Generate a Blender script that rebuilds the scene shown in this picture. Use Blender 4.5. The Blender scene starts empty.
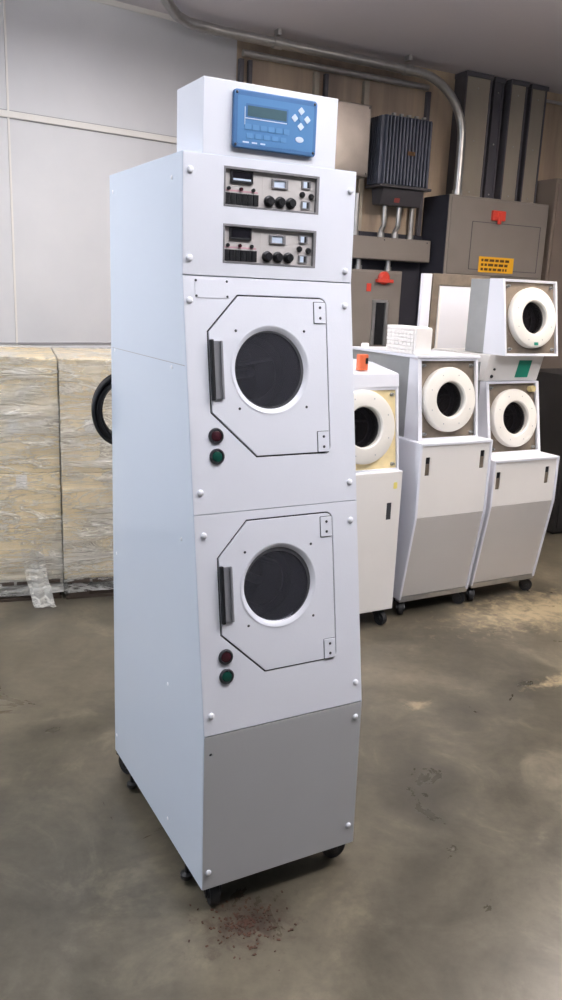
import bpy, bmesh, math, random
from mathutils import Vector, Matrix, Quaternion
random.seed(7)
SC = bpy.context.scene
COL = SC.collection
PI = math.pi
RAD = math.radians

# ------------------------------------------------------------------ materials
def srgb(r, g, b):
    def f(c):
        c /= 255.0
        return c / 12.92 if c <= 0.04045 else ((c + 0.055) / 1.055) ** 2.4
    return (f(r), f(g), f(b), 1.0)

class NT:
    def __init__(self, name):
        m = bpy.data.materials.new(name); m.use_nodes = True
        self.m = m; self.t = m.node_tree; self.n = self.t.nodes
        self.b = self.n['Principled BSDF']; self.out = self.n['Material Output']
    def new(self, typ, **kw):
        nd = self.n.new(typ)
        for k, v in kw.items():
            if k.startswith('i_'):
                nd.inputs[k[2:].replace('_', ' ')].default_value = v
            else:
                setattr(nd, k, v)
        return nd
    def l(self, a, b): self.t.links.new(a, b)
    def coord(self, scale=(1, 1, 1), rot=(0, 0, 0), loc=(0, 0, 0)):
        tc = self.new('ShaderNodeTexCoord'); mp = self.new('ShaderNodeMapping')
        mp.inputs['Scale'].default_value = scale; mp.inputs['Rotation'].default_value = rot
        mp.inputs['Location'].default_value = loc
        self.l(tc.outputs['Object'], mp.inputs['Vector']); return mp.outputs['Vector']
    def noise(self, vec, scale, detail=4, rough=.55, dist=0):
        nd = self.new('ShaderNodeTexNoise'); nd.inputs['Scale'].default_value = scale
        nd.inputs['Detail'].default_value = detail; nd.inputs['Roughness'].default_value = rough
        nd.inputs['Distortion'].default_value = dist
        if vec: self.l(vec, nd.inputs['Vector'])
        return nd.outputs['Fac']
    def ramp(self, fac, stops):
        r = self.new('ShaderNodeValToRGB'); e = r.color_ramp.elements
        while len(e) < len(stops): e.new(.5)
        for el, (p, c) in zip(e, stops): el.position = p; el.color = c
        self.l(fac, r.inputs['Fac']); return r.outputs['Color']
    def mix(self, fac, a, b, mode='MIX'):
        x = self.new('ShaderNodeMix'); x.data_type = 'RGBA'; x.blend_type = mode
        for s, v in ((x.inputs['Factor'], fac), (x.inputs[6], a), (x.inputs[7], b)):
            if isinstance(v, (int, float, tuple)): s.default_value = v
            else: self.l(v, s)
        return x.outputs[2]
    def math(self, op, a, b=0.0, c=None):
        x = self.new('ShaderNodeMath'); x.operation = op
        for i, v in enumerate((a, b, c)):
            if v is None: continue
            if isinstance(v, (int, float)): x.inputs[i].default_value = v
            else: self.l(v, x.inputs[i])
        return x.outputs[0]
    def bump(self, h, strength=.2, dist=.01):
        b = self.new('ShaderNodeBump'); b.inputs['Strength'].default_value = strength
        b.inputs['Distance'].default_value = dist; self.l(h, b.inputs['Height'])
        self.l(b.outputs['Normal'], self.b.inputs['Normal'])

def pmat(name, col, rough=.5, metal=0., var=.06, scale=6., bump=0., bscale=60., spec=.5, coat=0., stretch=(1, 1, 1)):
    """plain painted / moulded surface with slight procedural variation"""
    t = NT(name); v = t.coord(stretch)
    c0 = tuple(max(0, x * (1 - var)) for x in col[:3]) + (1,)
    c1 = tuple(min(1, x * (1 + var)) for x in col[:3]) + (1,)
    t.l(t.ramp(t.noise(v, scale), [(.3, c0), (.7, c1)]), t.b.inputs['Base Color'])
    t.b.inputs['Roughness'].default_value = rough; t.b.inputs['Metallic'].default_value = metal
    t.b.inputs['Specular IOR Level'].default_value = spec; t.b.inputs['Coat Weight'].default_value = coat
    if bump: t.bump(t.noise(v, bscale, 3), bump)
    return t.m

M = {}
M['white'] = pmat('white_powder_coat', srgb(228, 229, 236), .32, 0, .012, 3, .03, 220)
M['white_side'] = pmat('white_side_panel', srgb(216, 224, 236), .10, 0, .012, 2, .006, 220)
M['panel_gray'] = pmat('gray_kick_panel', srgb(182, 182, 183), .45, 0, .02, 3, .03, 220)
M['cream'] = pmat('aged_white_plastic', srgb(230, 226, 218), .4, 0, .02, 12)
M['cream_panel'] = pmat('aged_white_panel', srgb(230, 226, 221), .4, 0, .02, 4)
M['tan_panel'] = pmat('taupe_kick_panel', srgb(196, 191, 186), .45, 0, .02, 4)
M['yellow_panel'] = pmat('yellowed_enamel', srgb(226, 208, 160), .5, 0, .12, 14)
M['ring_white'] = pmat('white_ring_plastic', srgb(228, 224, 216), .4, 0, .02, 10)
M['steel'] = pmat('brushed_steel', srgb(176, 178, 180), .3, .85, .08, 30, .05, 90, stretch=(1, 1, .08))
M['steel_box'] = pmat('satin_steel_box', srgb(124, 118, 114), .28, .8, .12, 8, .06, 30)
M['steel_dark'] = pmat('grimy_steel_plate', srgb(134, 122, 108), .45, .45, .2, 14, .05, 60)
M['steel_side'] = pmat('stainless_side', srgb(168, 170, 170), .4, .45, .1, 5, .03, 60)
M['steel_handle'] = pmat('steel_handle', srgb(150, 150, 154), .35, .4, .06, 40, stretch=(1, 1, .1))
M['black'] = pmat('black_plastic', srgb(24, 24, 27), .4, 0, .1)
M['rubber'] = pmat('black_rubber', srgb(22, 22, 24), .6, 0, .1)
M['gasket'] = pmat('dark_gasket', srgb(58, 58, 62), .7, 0, .1)
M['chamber'] = pmat('chamber_dark', srgb(40, 38, 38), .4, .3, .2)
M['chamber_steel'] = pmat('chamber_steel', srgb(150, 150, 152), .3, .9, .1)
M['screw'] = pmat('white_screw_cap', srgb(236, 236, 240), .3, 0, .01)
M['screw_dark'] = pmat('dark_screw', srgb(70, 70, 74), .4, .6, .05)
M['blue'] = pmat('blue_keypad', srgb(80, 128, 176), .4, 0, .03, 12)
M['blue_dark'] = pmat('blue_keypad_rim', srgb(66, 110, 158), .45, 0, .03, 12)
M['blue_pale'] = pmat('pale_blue_key', srgb(92, 140, 186), .4, 0, .02, 12)
M['lcd'] = pmat('lcd_dark', srgb(70, 96, 104), .3, 0, .08, 20)
M['key_white'] = pmat('pale_key_print', srgb(206, 218, 234), .4, 0, .02)
M['module_face'] = pmat('module_faceplate', srgb(200, 194, 190), .45, .1, .04, 20)
M['module_frame'] = pmat('module_frame', srgb(128, 126, 128), .5, .2, .05)
M['display_black'] = pmat('display_black', srgb(30, 28, 34), .15, 0, .1)
M['pink'] = pmat('pink_print', srgb(206, 160, 168), .5, 0, .03)
M['red_button'] = pmat('dark_red_button', srgb(62, 26, 34), .25, 0, .05)
M['green_button'] = pmat('green_button', srgb(18, 74, 62), .25, 0, .05)
M['red'] = pmat('red_handle', srgb(214, 70, 54), .4, 0, .06)
M['red_dull'] = pmat('dull_red_label', srgb(150, 70, 66), .6, 0, .05)
M['orange'] = pmat('orange_tag', srgb(222, 110, 70), .5, 0, .05)
M['teal'] = pmat('teal_label', srgb(28, 136, 112), .5, 0, .04)
M['label_yellow'] = pmat('yellow_label', srgb(240, 178, 40), .5, 0, .03)
M['pale_yellow'] = pmat('pale_yellow_sticker', srgb(240, 226, 130), .6, 0, .03)
M['label_ink'] = pmat('dark_label_ink', srgb(92, 60, 20), .6, 0, .05)
M['electrical_gray'] = pmat('gray_enclosure_paint', srgb(134, 126, 119), .5, .1, .06, 3)
M['electrical_dark'] = pmat('dark_enclosure_paint', srgb(70, 68, 72), .5, .1, .08, 3)
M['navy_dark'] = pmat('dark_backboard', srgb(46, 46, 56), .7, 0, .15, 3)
M['transformer'] = pmat('transformer_paint', srgb(88, 92, 106), .5, .1, .08, 6)
M['galv'] = pmat('galvanized_steel', srgb(186, 184, 182), .32, .75, .1, 18)
M['duct'] = pmat('duct_gray', srgb(164, 156, 142), .4, .3, .14, 3, stretch=(1, 1, .3))
M['duct_dark'] = pmat('duct_dark_flange', srgb(92, 90, 96), .45, .3, .1, 4)
M['bronze'] = pmat('brown_tall_cabinet', srgb(122, 110, 100), .5, .1, .08, 2)
M['blackbox'] = pmat('black_cabinet', srgb(30, 28, 28), .6, 0, .15)
M['foam'] = pmat('white_foam', srgb(240, 236, 232), .8, 0, .02, 20)
M['pallet_wood'] = pmat('dark_pallet_wood', srgb(64, 52, 42), .8, 0, .25, 10, .2, 40, stretch=(.2, 1, 1))
M['cord'] = pmat('black_cord', srgb(16, 16, 19), .35, 0, .1)
M['brass_knob'] = pmat('pale_brass', srgb(206, 190, 140), .4, .2, .05)

def brown_plywood():
    t = NT('stained_wall_boards'); v = t.coord((1, 1, .08))
    n1 = t.noise(v, 9, 6, .6, .3); v2 = t.coord((1, 1, .25)); n2 = t.noise(v2, 2.2, 3, .5)
    a = t.ramp(n1, [(.25, srgb(104, 94, 88)), (.5, srgb(164, 146, 126)), (.78, srgb(210, 184, 148))])
    b = t.ramp(n2, [(.3, srgb(146, 130, 120)), (.7, srgb(208, 188, 160))])
    t.l(t.mix(.5, a, b), t.b.inputs['Base Color']); t.b.inputs['Roughness'].default_value = .55
    t.bump(n1, .25, .01); return t.m
M['boards'] = brown_plywood()

def white_wall():
    t = NT('white_wall_panel'); v = t.coord()
    n = t.noise(v, 1.2, 5, .6); n2 = t.noise(v, 40, 2)
    t.l(t.ramp(n, [(.3, srgb(200, 200, 202)), (.7, srgb(212, 211, 212))]), t.b.inputs['Base Color'])
    t.b.inputs['Roughness'].default_value = .5; t.bump(n2, .04, .004); return t.m
M['wall_white'] = white_wall()
M['ceiling'] = pmat('ceiling_paint', srgb(214, 209, 214), .8, 0, .015, 1.2, .05, 30)
M['trim_light'] = pmat('trim_white', srgb(222, 218, 212), .45, 0, .02)
M['trim_gray'] = pmat('trim_gray', srgb(150, 148, 150), .5, 0, .03)

def floor_mat():
    t = NT('worn_painted_concrete'); v = t.coord()
    n = t.noise(v, .9, 8, .62, .4); n2 = t.noise(v, 3.3, 8, .65, .8); n3 = t.noise(v, 28, 4, .7)
    base = t.ramp(n, [(.36, srgb(56, 53, 45)), (.48, srgb(86, 81, 69)), (.62, srgb(122, 113, 96))])
    mid = t.ramp(n2, [(.36, srgb(52, 49, 42)), (.55, srgb(90, 84, 72)), (.66, srgb(128, 119, 101))])
    c = t.mix(.45, base, mid)
    sp = t.ramp(n3, [(.35, (.72, .72, .72, 1)), (.6, (1, 1, 1, 1))])
    c = t.mix(.55, c, sp, 'MULTIPLY')
    # floor patches: bare pale concrete through worn paint, rust, and darker areas (x, y, rx, ry, strength)
    def patch(x, y, rx, ry, lo, hi, nscale):
        tc = t.new('ShaderNodeTexCoord'); mp = t.new('ShaderNodeMapping'); mp.vector_type = 'TEXTURE'
        mp.inputs['Location'].default_value = (x, y, 0); mp.inputs['Scale'].default_value = (rx, ry, 1)
        mp.inputs['Rotation'].default_value = (0, 0, RAD(28))
        t.l(tc.outputs['Object'], mp.inputs['Vector'])
        ln = t.new('ShaderNodeVectorMath'); ln.operation = 'LENGTH'; t.l(mp.outputs['Vector'], ln.inputs[0])
        nn = t.noise(t.coord(), nscale, 8, .7, .6)
        d = t.math('SUBTRACT', t.math('SUBTRACT', 1.0, ln.outputs['Value']), t.math('MULTIPLY', t.math('SUBTRACT', nn, .5), 4.2))
        mr = t.new('ShaderNodeMapRange'); mr.inputs['From Min'].default_value = lo; mr.inputs['From Max'].default_value = hi
        t.l(d, mr.inputs['Value']); return mr.outputs['Result']
    for (x, y, rx, ry, ns, colr, k) in FLOOR_PATCHES:
        f = t.math('MULTIPLY', patch(x, y, rx, ry, -.1, .9, ns), k)
        c = t.mix(f, c, colr)
    t.l(c, t.b.inputs['Base Color'])
    rr = t.new('ShaderNodeMapRange'); rr.inputs['To Min'].default_value = .2; rr.inputs['To Max'].default_value = .42
    t.l(n2, rr.inputs['Value']); t.l(rr.outputs['Result'], t.b.inputs['Roughness'])
    t.b.inputs['Specular IOR Level'].default_value = .45
    t.bump(n3, .08, .004); return t.m
PALE = srgb(176, 158, 126); RUST = srgb(56, 44, 36); DARK = srgb(58, 54, 47)
FLOOR_PATCHES = [(1.36, 3.92, .50, .22, 17, PALE, .62), (1.25, 3.15, .22, .05, 17, PALE, .6), (.55, 2.85, .06, .03, 16, PALE, .4),
        (-.04, 1.70, .12, .09, 30, RUST, .8), (.62, 2.75, .5, .4, 5, DARK, .22), (-.75, 2.0, .6, .5, 3, DARK, .3),
        (.45, 1.55, .25, .4, 4, DARK, .25), (.55, 3.3, .05, .25, 12, DARK, .25)]
M['floor'] = floor_mat()

def cardboard():
    t = NT('carton_cardboard'); v = t.coord((1, 1, 3)); n = t.noise(v, 5, 5, .6)
    t.l(t.ramp(n, [(.3, srgb(208, 188, 146)), (.7, srgb(224, 206, 168))]), t.b.inputs['Base Color'])
    t.b.inputs['Roughness'].default_value = .75; return t.m
M['carton'] = cardboard()

def stretch_film():
    t = NT('stretch_film')
    n = t.noise(t.coord((.6, .6, 4.0), rot=(0, RAD(6), 0)), 2.6, 6, .6, .9)
    n2 = t.noise(t.coord((.9, .9, 5), rot=(0, RAD(-11), 0)), 3.6, 7, .62, 1.2)
    big = t.noise(t.coord((1.1, 1.1, 1.4)), 2.0, 3, .5)
    # thin bright strands where the film is pleated: ridges of the noise
    def ridge(x, wd): return t.math('SUBTRACT', 1.0, t.math('MINIMUM', t.math('MULTIPLY', t.math('ABSOLUTE', t.math('SUBTRACT', x, .5)), wd), 1.0))
    rd = t.math('MAXIMUM', ridge(n, 30), t.math('MULTIPLY', ridge(n2, 34), .9))
    t.bump(t.math('ADD', t.math('ADD', n, n2), t.math('MULTIPLY', rd, .25)), .75, .05)
    t.b.inputs['Base Color'].default_value = srgb(236, 233, 224); t.b.inputs['Roughness'].default_value = .14
    t.b.inputs['Specular IOR Level'].default_value = .8
    a = t.new('ShaderNodeMapRange'); a.inputs['From Min'].default_value = .38; a.inputs['From Max'].default_value = .66
    a.inputs['To Min'].default_value = .1; a.inputs['To Max'].default_value = .5; t.l(big, a.inputs['Value'])
    f = t.math('MINIMUM', t.math('ADD', a.outputs['Result'], t.math('MULTIPLY', rd, .5)), .9)
    tr = t.new('ShaderNodeBsdfTransparent'); mx = t.new('ShaderNodeMixShader')
    t.l(f, mx.inputs['Fac']); t.l(tr.outputs[0], mx.inputs[1]); t.l(t.b.outputs[0], mx.inputs[2])
    t.l(mx.outputs[0], t.out.inputs['Surface']); return t.m
M['film'] = stretch_film()

def pane(name, tint, fac):
    t = NT(name); t.b.inputs['Base Color'].default_value = tint; t.b.inputs['Roughness'].default_value = .06
    t.b.inputs['Specular IOR Level'].default_value = .6
    n = t.noise(t.coord(), 8, 2); rr = t.new('ShaderNodeMapRange'); rr.inputs['To Min'].default_value = .04; rr.inputs['To Max'].default_value = .12; t.l(n, rr.inputs['Value']); t.l(rr.outputs['Result'], t.b.inputs['Roughness'])
    tr = t.new('ShaderNodeBsdfTransparent'); tr.inputs['Color'].default_value = (.75, .75, .8, 1)
    mx = t.new('ShaderNodeMixShader'); mx.inputs['Fac'].default_value = fac
    t.l(tr.outputs[0], mx.inputs[1]); t.l(t.b.outputs[0], mx.inputs[2]); t.l(mx.outputs[0], t.out.inputs['Surface']); return t.m
M['pane'] = pane('smoked_door_glass', srgb(72, 72, 78), .45)
M['pane_dark'] = pane('dark_tub_glass', srgb(30, 26, 26), .4)

# ------------------------------------------------------------------ mesh helpers
class MB:
    """collects shapes in one bmesh"""
    def __init__(self): self.bm = bmesh.new()
    def _add(self, tmp, mat=None):
        if mat is not None: bmesh.ops.transform(tmp, matrix=mat, verts=tmp.verts)
        me = bpy.data.meshes.new('tmp'); tmp.to_mesh(me); tmp.free()
        self.bm.from_mesh(me); bpy.data.meshes.remove(me); return self
    def box(self, x0, x1, y0, y1, z0, z1, bev=0., mat=None, seg=2):
        b = bmesh.new(); bmesh.ops.create_cube(b, size=1)
        for v in b.verts:
            v.co = Vector((x0 + (v.co.x + .5) * (x1 - x0), y0 + (v.co.y + .5) * (y1 - y0), z0 + (v.co.z + .5) * (z1 - z0)))
        if bev > 0: bmesh.ops.bevel(b, geom=b.edges[:], offset=bev, segments=seg, affect='EDGES', profile=.6)
        return self._add(b, mat)
    def prism(self, poly, x0, x1, bev=0., mat=None):
        """polygon in (y,z) extruded along x"""
        b = bmesh.new(); f0 = [b.verts.new((x0, y, z)) for y, z in poly]; f1 = [b.verts.new((x1, y, z)) for y, z in poly]
        n = len(poly); b.faces.new(f0); b.faces.new(f1[::-1])
        for i in range(n): b.faces.new((f0[i], f1[i], f1[(i + 1) % n], f0[(i + 1) % n]))
        bmesh.ops.recalc_face_normals(b, faces=b.faces[:])
        if bev > 0: bmesh.ops.bevel(b, geom=b.edges[:], offset=bev, segments=2, affect='EDGES')
        return self._add(b, mat)
    def lathe(self, prof, n=40, mat=None, close=True):
        """profile (r,z) spun about local z; first and last points with r=0 close the ends"""
        b = bmesh.new(); rings = []
        for r, z in prof:
            if r < 1e-6: rings.append([b.verts.new((0, 0, z))])
            else: rings.append([b.verts.new((r * math.cos(2 * PI * k / n), r * math.sin(2 * PI * k / n), z)) for k in range(n)])
        for a, c in zip(rings, rings[1:]):
            for k in range(n):
                k2 = (k + 1) % n
                if len(a) == 1 and len(c) > 1: b.faces.new((a[0], c[k], c[k2]))
                elif len(c) == 1 and len(a) > 1: b.faces.new((a[k], c[0], a[k2]))
                elif len(a) > 1: b.faces.new((a[k], c[k], c[k2], a[k2]))
        bmesh.ops.recalc_face_normals(b, faces=b.faces[:])
        for f in b.faces: f.smooth = True
        return self._add(b, mat)
    def cyl(self, r, z0, z1, n=24, mat=None, bev=0.):
        if bev: return self.lathe([(0, z0), (r - bev, z0), (r, z0 + bev), (r, z1 - bev), (r - bev, z1), (0, z1)], n, mat)
        return self.lathe([(0, z0), (r, z0), (r, z1), (0, z1)], n, mat)
    def tube(self, pts, r, n=10, closed=False):
        pts = [Vector(p) for p in pts]; b = bmesh.new(); rings = []; N = len(pts); up = None
        for i, p in enumerate(pts):
            if closed: d = (pts[(i + 1) % N] - pts[i - 1])
            else: d = pts[min(i + 1, N - 1)] - pts[max(i - 1, 0)]
            d.normalize()
            if up is None:
                up = Vector((0, 0, 1)) if abs(d.z) < .9 else Vector((1, 0, 0))
            s = d.cross(up); s.normalize(); up = s.cross(d); up.normalize()
            rings.append([b.verts.new(p + r * (math.cos(2 * PI * k / n) * s + math.sin(2 * PI * k / n) * up)) for k in range(n)])
        pr = list(zip(rings, rings[1:])) + ([(rings[-1], rings[0])] if closed else [])
        for a, c in pr:
            for k in range(n): b.faces.new((a[k], a[(k + 1) % n], c[(k + 1) % n], c[k]))
        if not closed: b.faces.new(rings[0]); b.faces.new(rings[-1][::-1])
        bmesh.ops.recalc_face_normals(b, faces=b.faces[:])
        for f in b.faces: f.smooth = len(f.verts) == 4
        return self._add(b)
    def plate(self, outer, holes, t0, t1, bev=0., mat=None):
        """flat plate with holes: 2D outlines, extruded between t0 and t1 (local z)"""
        cu = bpy.data.curves.new('tmpc', 'CURVE'); cu.dimensions = '2D'; cu.fill_mode = 'BOTH'
        cu.extrude = max((t1 - t0) / 2 - bev, 1e-5); cu.bevel_depth = bev; cu.bevel_resolution = 1; cu.offset = -bev
        for poly in [outer] + holes:
            s = cu.splines.new('POLY'); s.points.add(len(poly) - 1); s.use_cyclic_u = True
            for pt, (x, y) in zip(s.points, poly): pt.co = (x, y, 0, 1)
        o = bpy.data.objects.new('tmpc', cu); COL.objects.link(o)
        me = bpy.data.meshes.new_from_object(o.evaluated_get(bpy.context.evaluated_depsgraph_get()))
        bpy.data.objects.remove(o); bpy.data.curves.remove(cu)
        b = bmesh.new(); b.from_mesh(me); bpy.data.meshes.remove(me)
        bmesh.ops.translate(b, vec=(0, 0, (t0 + t1) / 2), verts=b.verts)
        bmesh.ops.remove_doubles(b, verts=b.verts, dist=1e-6)
        for f in b.faces: f.smooth = False
        bmesh.ops.recalc_face_normals(b, faces=b.faces[:])
        return self._add(b, mat)
    def build(self, name, mat, parent=None):
        me = bpy.data.meshes.new(name); self.bm.to_mesh(me); self.bm.free(); me.materials.append(mat)
        sm = [p.use_smooth for p in me.polygons]; me.set_sharp_from_angle(angle=RAD(40)); me.polygons.foreach_set('use_smooth', sm); me.update()
        o = bpy.data.objects.new(name, me); COL.objects.link(o)
        if parent: o.parent = parent
        return o

def circle(cx, cy, r, n=56, ry=None):
    return [(cx + r * math.cos(2 * PI * k / n), cy + (ry or r) * math.sin(2 * PI * k / n)) for k in range(n)]
def rrect(x0, x1, y0, y1, r, n=6):
    P = []
    for cx, cy, a in ((x1 - r, y1 - r, 0), (x0 + r, y1 - r, 90), (x0 + r, y0 + r, 180), (x1 - r, y0 + r, 270)):
        for k in range(n + 1):
            t = RAD(a + 90 * k / n); P.append((cx + r * math.cos(t), cy + r * math.sin(t)))
    return P
def tag(o, label, cat, group=None, kind=None):
    if label: o['label'] = label
    if cat: o['category'] = cat
    if group: o['group'] = group
    if kind: o['kind'] = kind
    return o
def thing(name, label, cat, loc, yaw=0., group=None):
    o = bpy.data.objects.new(name, None); o.empty_display_size = .1; COL.objects.link(o)
    o.location = loc; o.rotation_euler = (0, 0, RAD(yaw)); return tag(o, label, cat, group)
def place(o, loc, yaw=0.):
    o.location = loc; o.rotation_euler = (0, 0, RAD(yaw)); return o
def frame3(origin, X, Y):
    X = Vector(X).normalized(); Y = Vector(Y); Y = (Y - X * Y.dot(X)).normalized(); Z = X.cross(Y)
    m = Matrix((X, Y, Z)).transposed().to_4x4(); m.translation = Vector(origin); return m
FRONT = Matrix(((1, 0, 0, 0), (0, 0, -1, 0), (0, 1, 0, 0), (0, 0, 0, 1)))   # local (x,y,z) -> (x,-z,y): plate facing -y

# ------------------------------------------------------------------ placement frames
MAIN = ((-.2391, 1.8642, 0), 28.8)      # the machine in front
ROW = ((.619, 3.667, 0), 28.5)          # the row of three machines at the back
EW = ((-.395, 5.73, 0), 27.0)           # the boarded wall with the electrical gear
def at(fr, u, v, z=0.):
    a = RAD(fr[1]); o = fr[0]
    return (o[0] + u * math.cos(a) - v * math.sin(a), o[1] + u * math.sin(a) + v * math.cos(a), z)

# ------------------------------------------------------------------ the setting
CEIL = 3.08
m = MB().box(-4.5, 5.5, -2.2, 9.5, -.1, 0); f = m.build('floor', M['floor']); tag(f, None, None, None, 'structure')
m = MB().box(-4.5, 5.5, -2.2, 9.5, CEIL, CEIL + .1); c = m.build('ceiling', M['ceiling']); tag(c, None, None, None, 'structure')
WL = ((0, 6.0245, 0), 36.09)
m = MB().box(-5.4, -.49, 0, .12, 0, CEIL); o = m.build('wall_left', M['wall_white']); place(o, WL[0], WL[1]); tag(o, None, None, None, 'structure')
m = MB().box(0.0, 5.2, 0, .12, 0, CEIL); o = m.build('wall_right', M['boards']); place(o, EW[0], EW[1]); tag(o, None, None, None, 'structure')
def trim(nm, m, mat=None):
    o = m.build(nm, mat or M['trim_light']); place(o, WL[0], WL[1]); tag(o, None, None, None, 'structure')
trim('trim_1', MB().box(-5.4, -.49, -.012, .0, 2.372, 2.406, .003))
trim('trim_2', MB().box(-5.4, -.49, -.006, .0, 1.146, 1.158, .002), M['trim_gray'])
trim('trim_3', MB().box(-1.966, -1.954, -.006, .0, 0, CEIL, .002))
trim('trim_4', MB().box(-5.4, -.49, -.008, .0, 3.05, CEIL, .002))
trim('trim_5', MB().box(-5.4, -.49, -.0025, .0, 2.406, 2.411).box(-3.6, -.49, -.0025, 0, 2.366, 2.372), M['trim_gray'])

# ------------------------------------------------------------------ casters
def caster(parent, x, y, ztop, r=.032, ang=20.):
    R = Matrix.Translation((x, y, 0)) @ Matrix.Rotation(RAD(ang), 4, 'Z')
    m = MB(); m.box(-.035, .035, -.035, .035, ztop - .005, ztop, 0, R)
    m.cyl(.022, ztop - .018, ztop - .004, 20, R)
    for s in (-1, 1):
        m.prism([(-.022, ztop - .016), (.022, ztop - .016), (.036, r + .004), (.03, r - .012), (.012, r - .012)], s * .018 - .002, s * .018 + .002, 0, R)
    axle = R @ Matrix.Translation((0, .022, r)) @ Matrix.Rotation(PI / 2, 4, 'Y')
    m.cyl(.006, -.022, .022, 12, axle)
    c = m.build('caster', M['black'], parent)
    w = MB(); w.lathe([(0, -.014), (r * .45, -.014), (r * .5, -.011), (r * .85, -.011), (r * .96, -.012), (r, -.007), (r, .007), (r * .96, .012), (r * .85, .011), (r * .5, .011), (r * .45, .014), (0, .014)], 28, axle)
    w.build('wheel', M['rubber'], c)

# ------------------------------------------------------------------ the tall machine in front
W, D = .4401, .5245
Z0, Z1, Z2, Z3 = .0783, .4911, 1.5293, 1.7842
O1, O2, O3 = .0044, .1720, .1770
def front_y(z):
    if z >= Z2: return -O1 * (Z3 - z) / (Z3 - Z2)
    if z >= Z1: return -(O1 + (O2 - O1) * (Z2 - z) / (Z2 - Z1))
    return -(O2 + (O3 - O2) * (Z1 - z) / (Z1 - Z0))
main = thing('spin_dryer', 'tall white double-door spin dryer in the foreground with a blue keypad on its head', 'machine', MAIN[0], MAIN[1])
T = .004
m = MB()
prof = [(0, Z3), (D, Z3), (D, Z0), (-O3, Z0), (-O2, Z1), (-O1, Z2)]
for x0, x1 in ((0, T), (W - T, W)): m.prism(prof, x0, x1, .0008)
m.box(T, W - T, D - T, D, Z0, Z3); m.box(T, W - T, .0, D - T, Z3 - T, Z3); m.box(T, W - T, -O3 + .006, D - T, Z0, Z0 + .02)
m.box(T, W - T, .02, D - T, Z2 - .02, Z2 - .016); 
body = m.build('body', M['white_side'], main)
LT = math.hypot(O2 - O1, Z2 - Z1); CT = (Z2 - Z1) / LT
TILT = frame3((0, -O2, Z1), (1, 0, 0), (0, O2 - O1, Z2 - Z1))
def s_(z): return (z - Z1) / CT
UP = frame3((0, -O1, Z2), (1, 0, 0), (0, O1, Z3 - Z2))
KK = frame3((0, -O3, Z0), (1, 0, 0), (0, O3 - O2, Z1 - Z0))
def screw_cap(m, mat, x, y, z=0.0, r=.0075, h=.0055):
    m.lathe([(r, z), (r, z + h * .4), (r * .75, z + h * .85), (r * .3, z + h), (0, z + h)], 16, mat @ Matrix.Translation((x, y, 0)))

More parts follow.
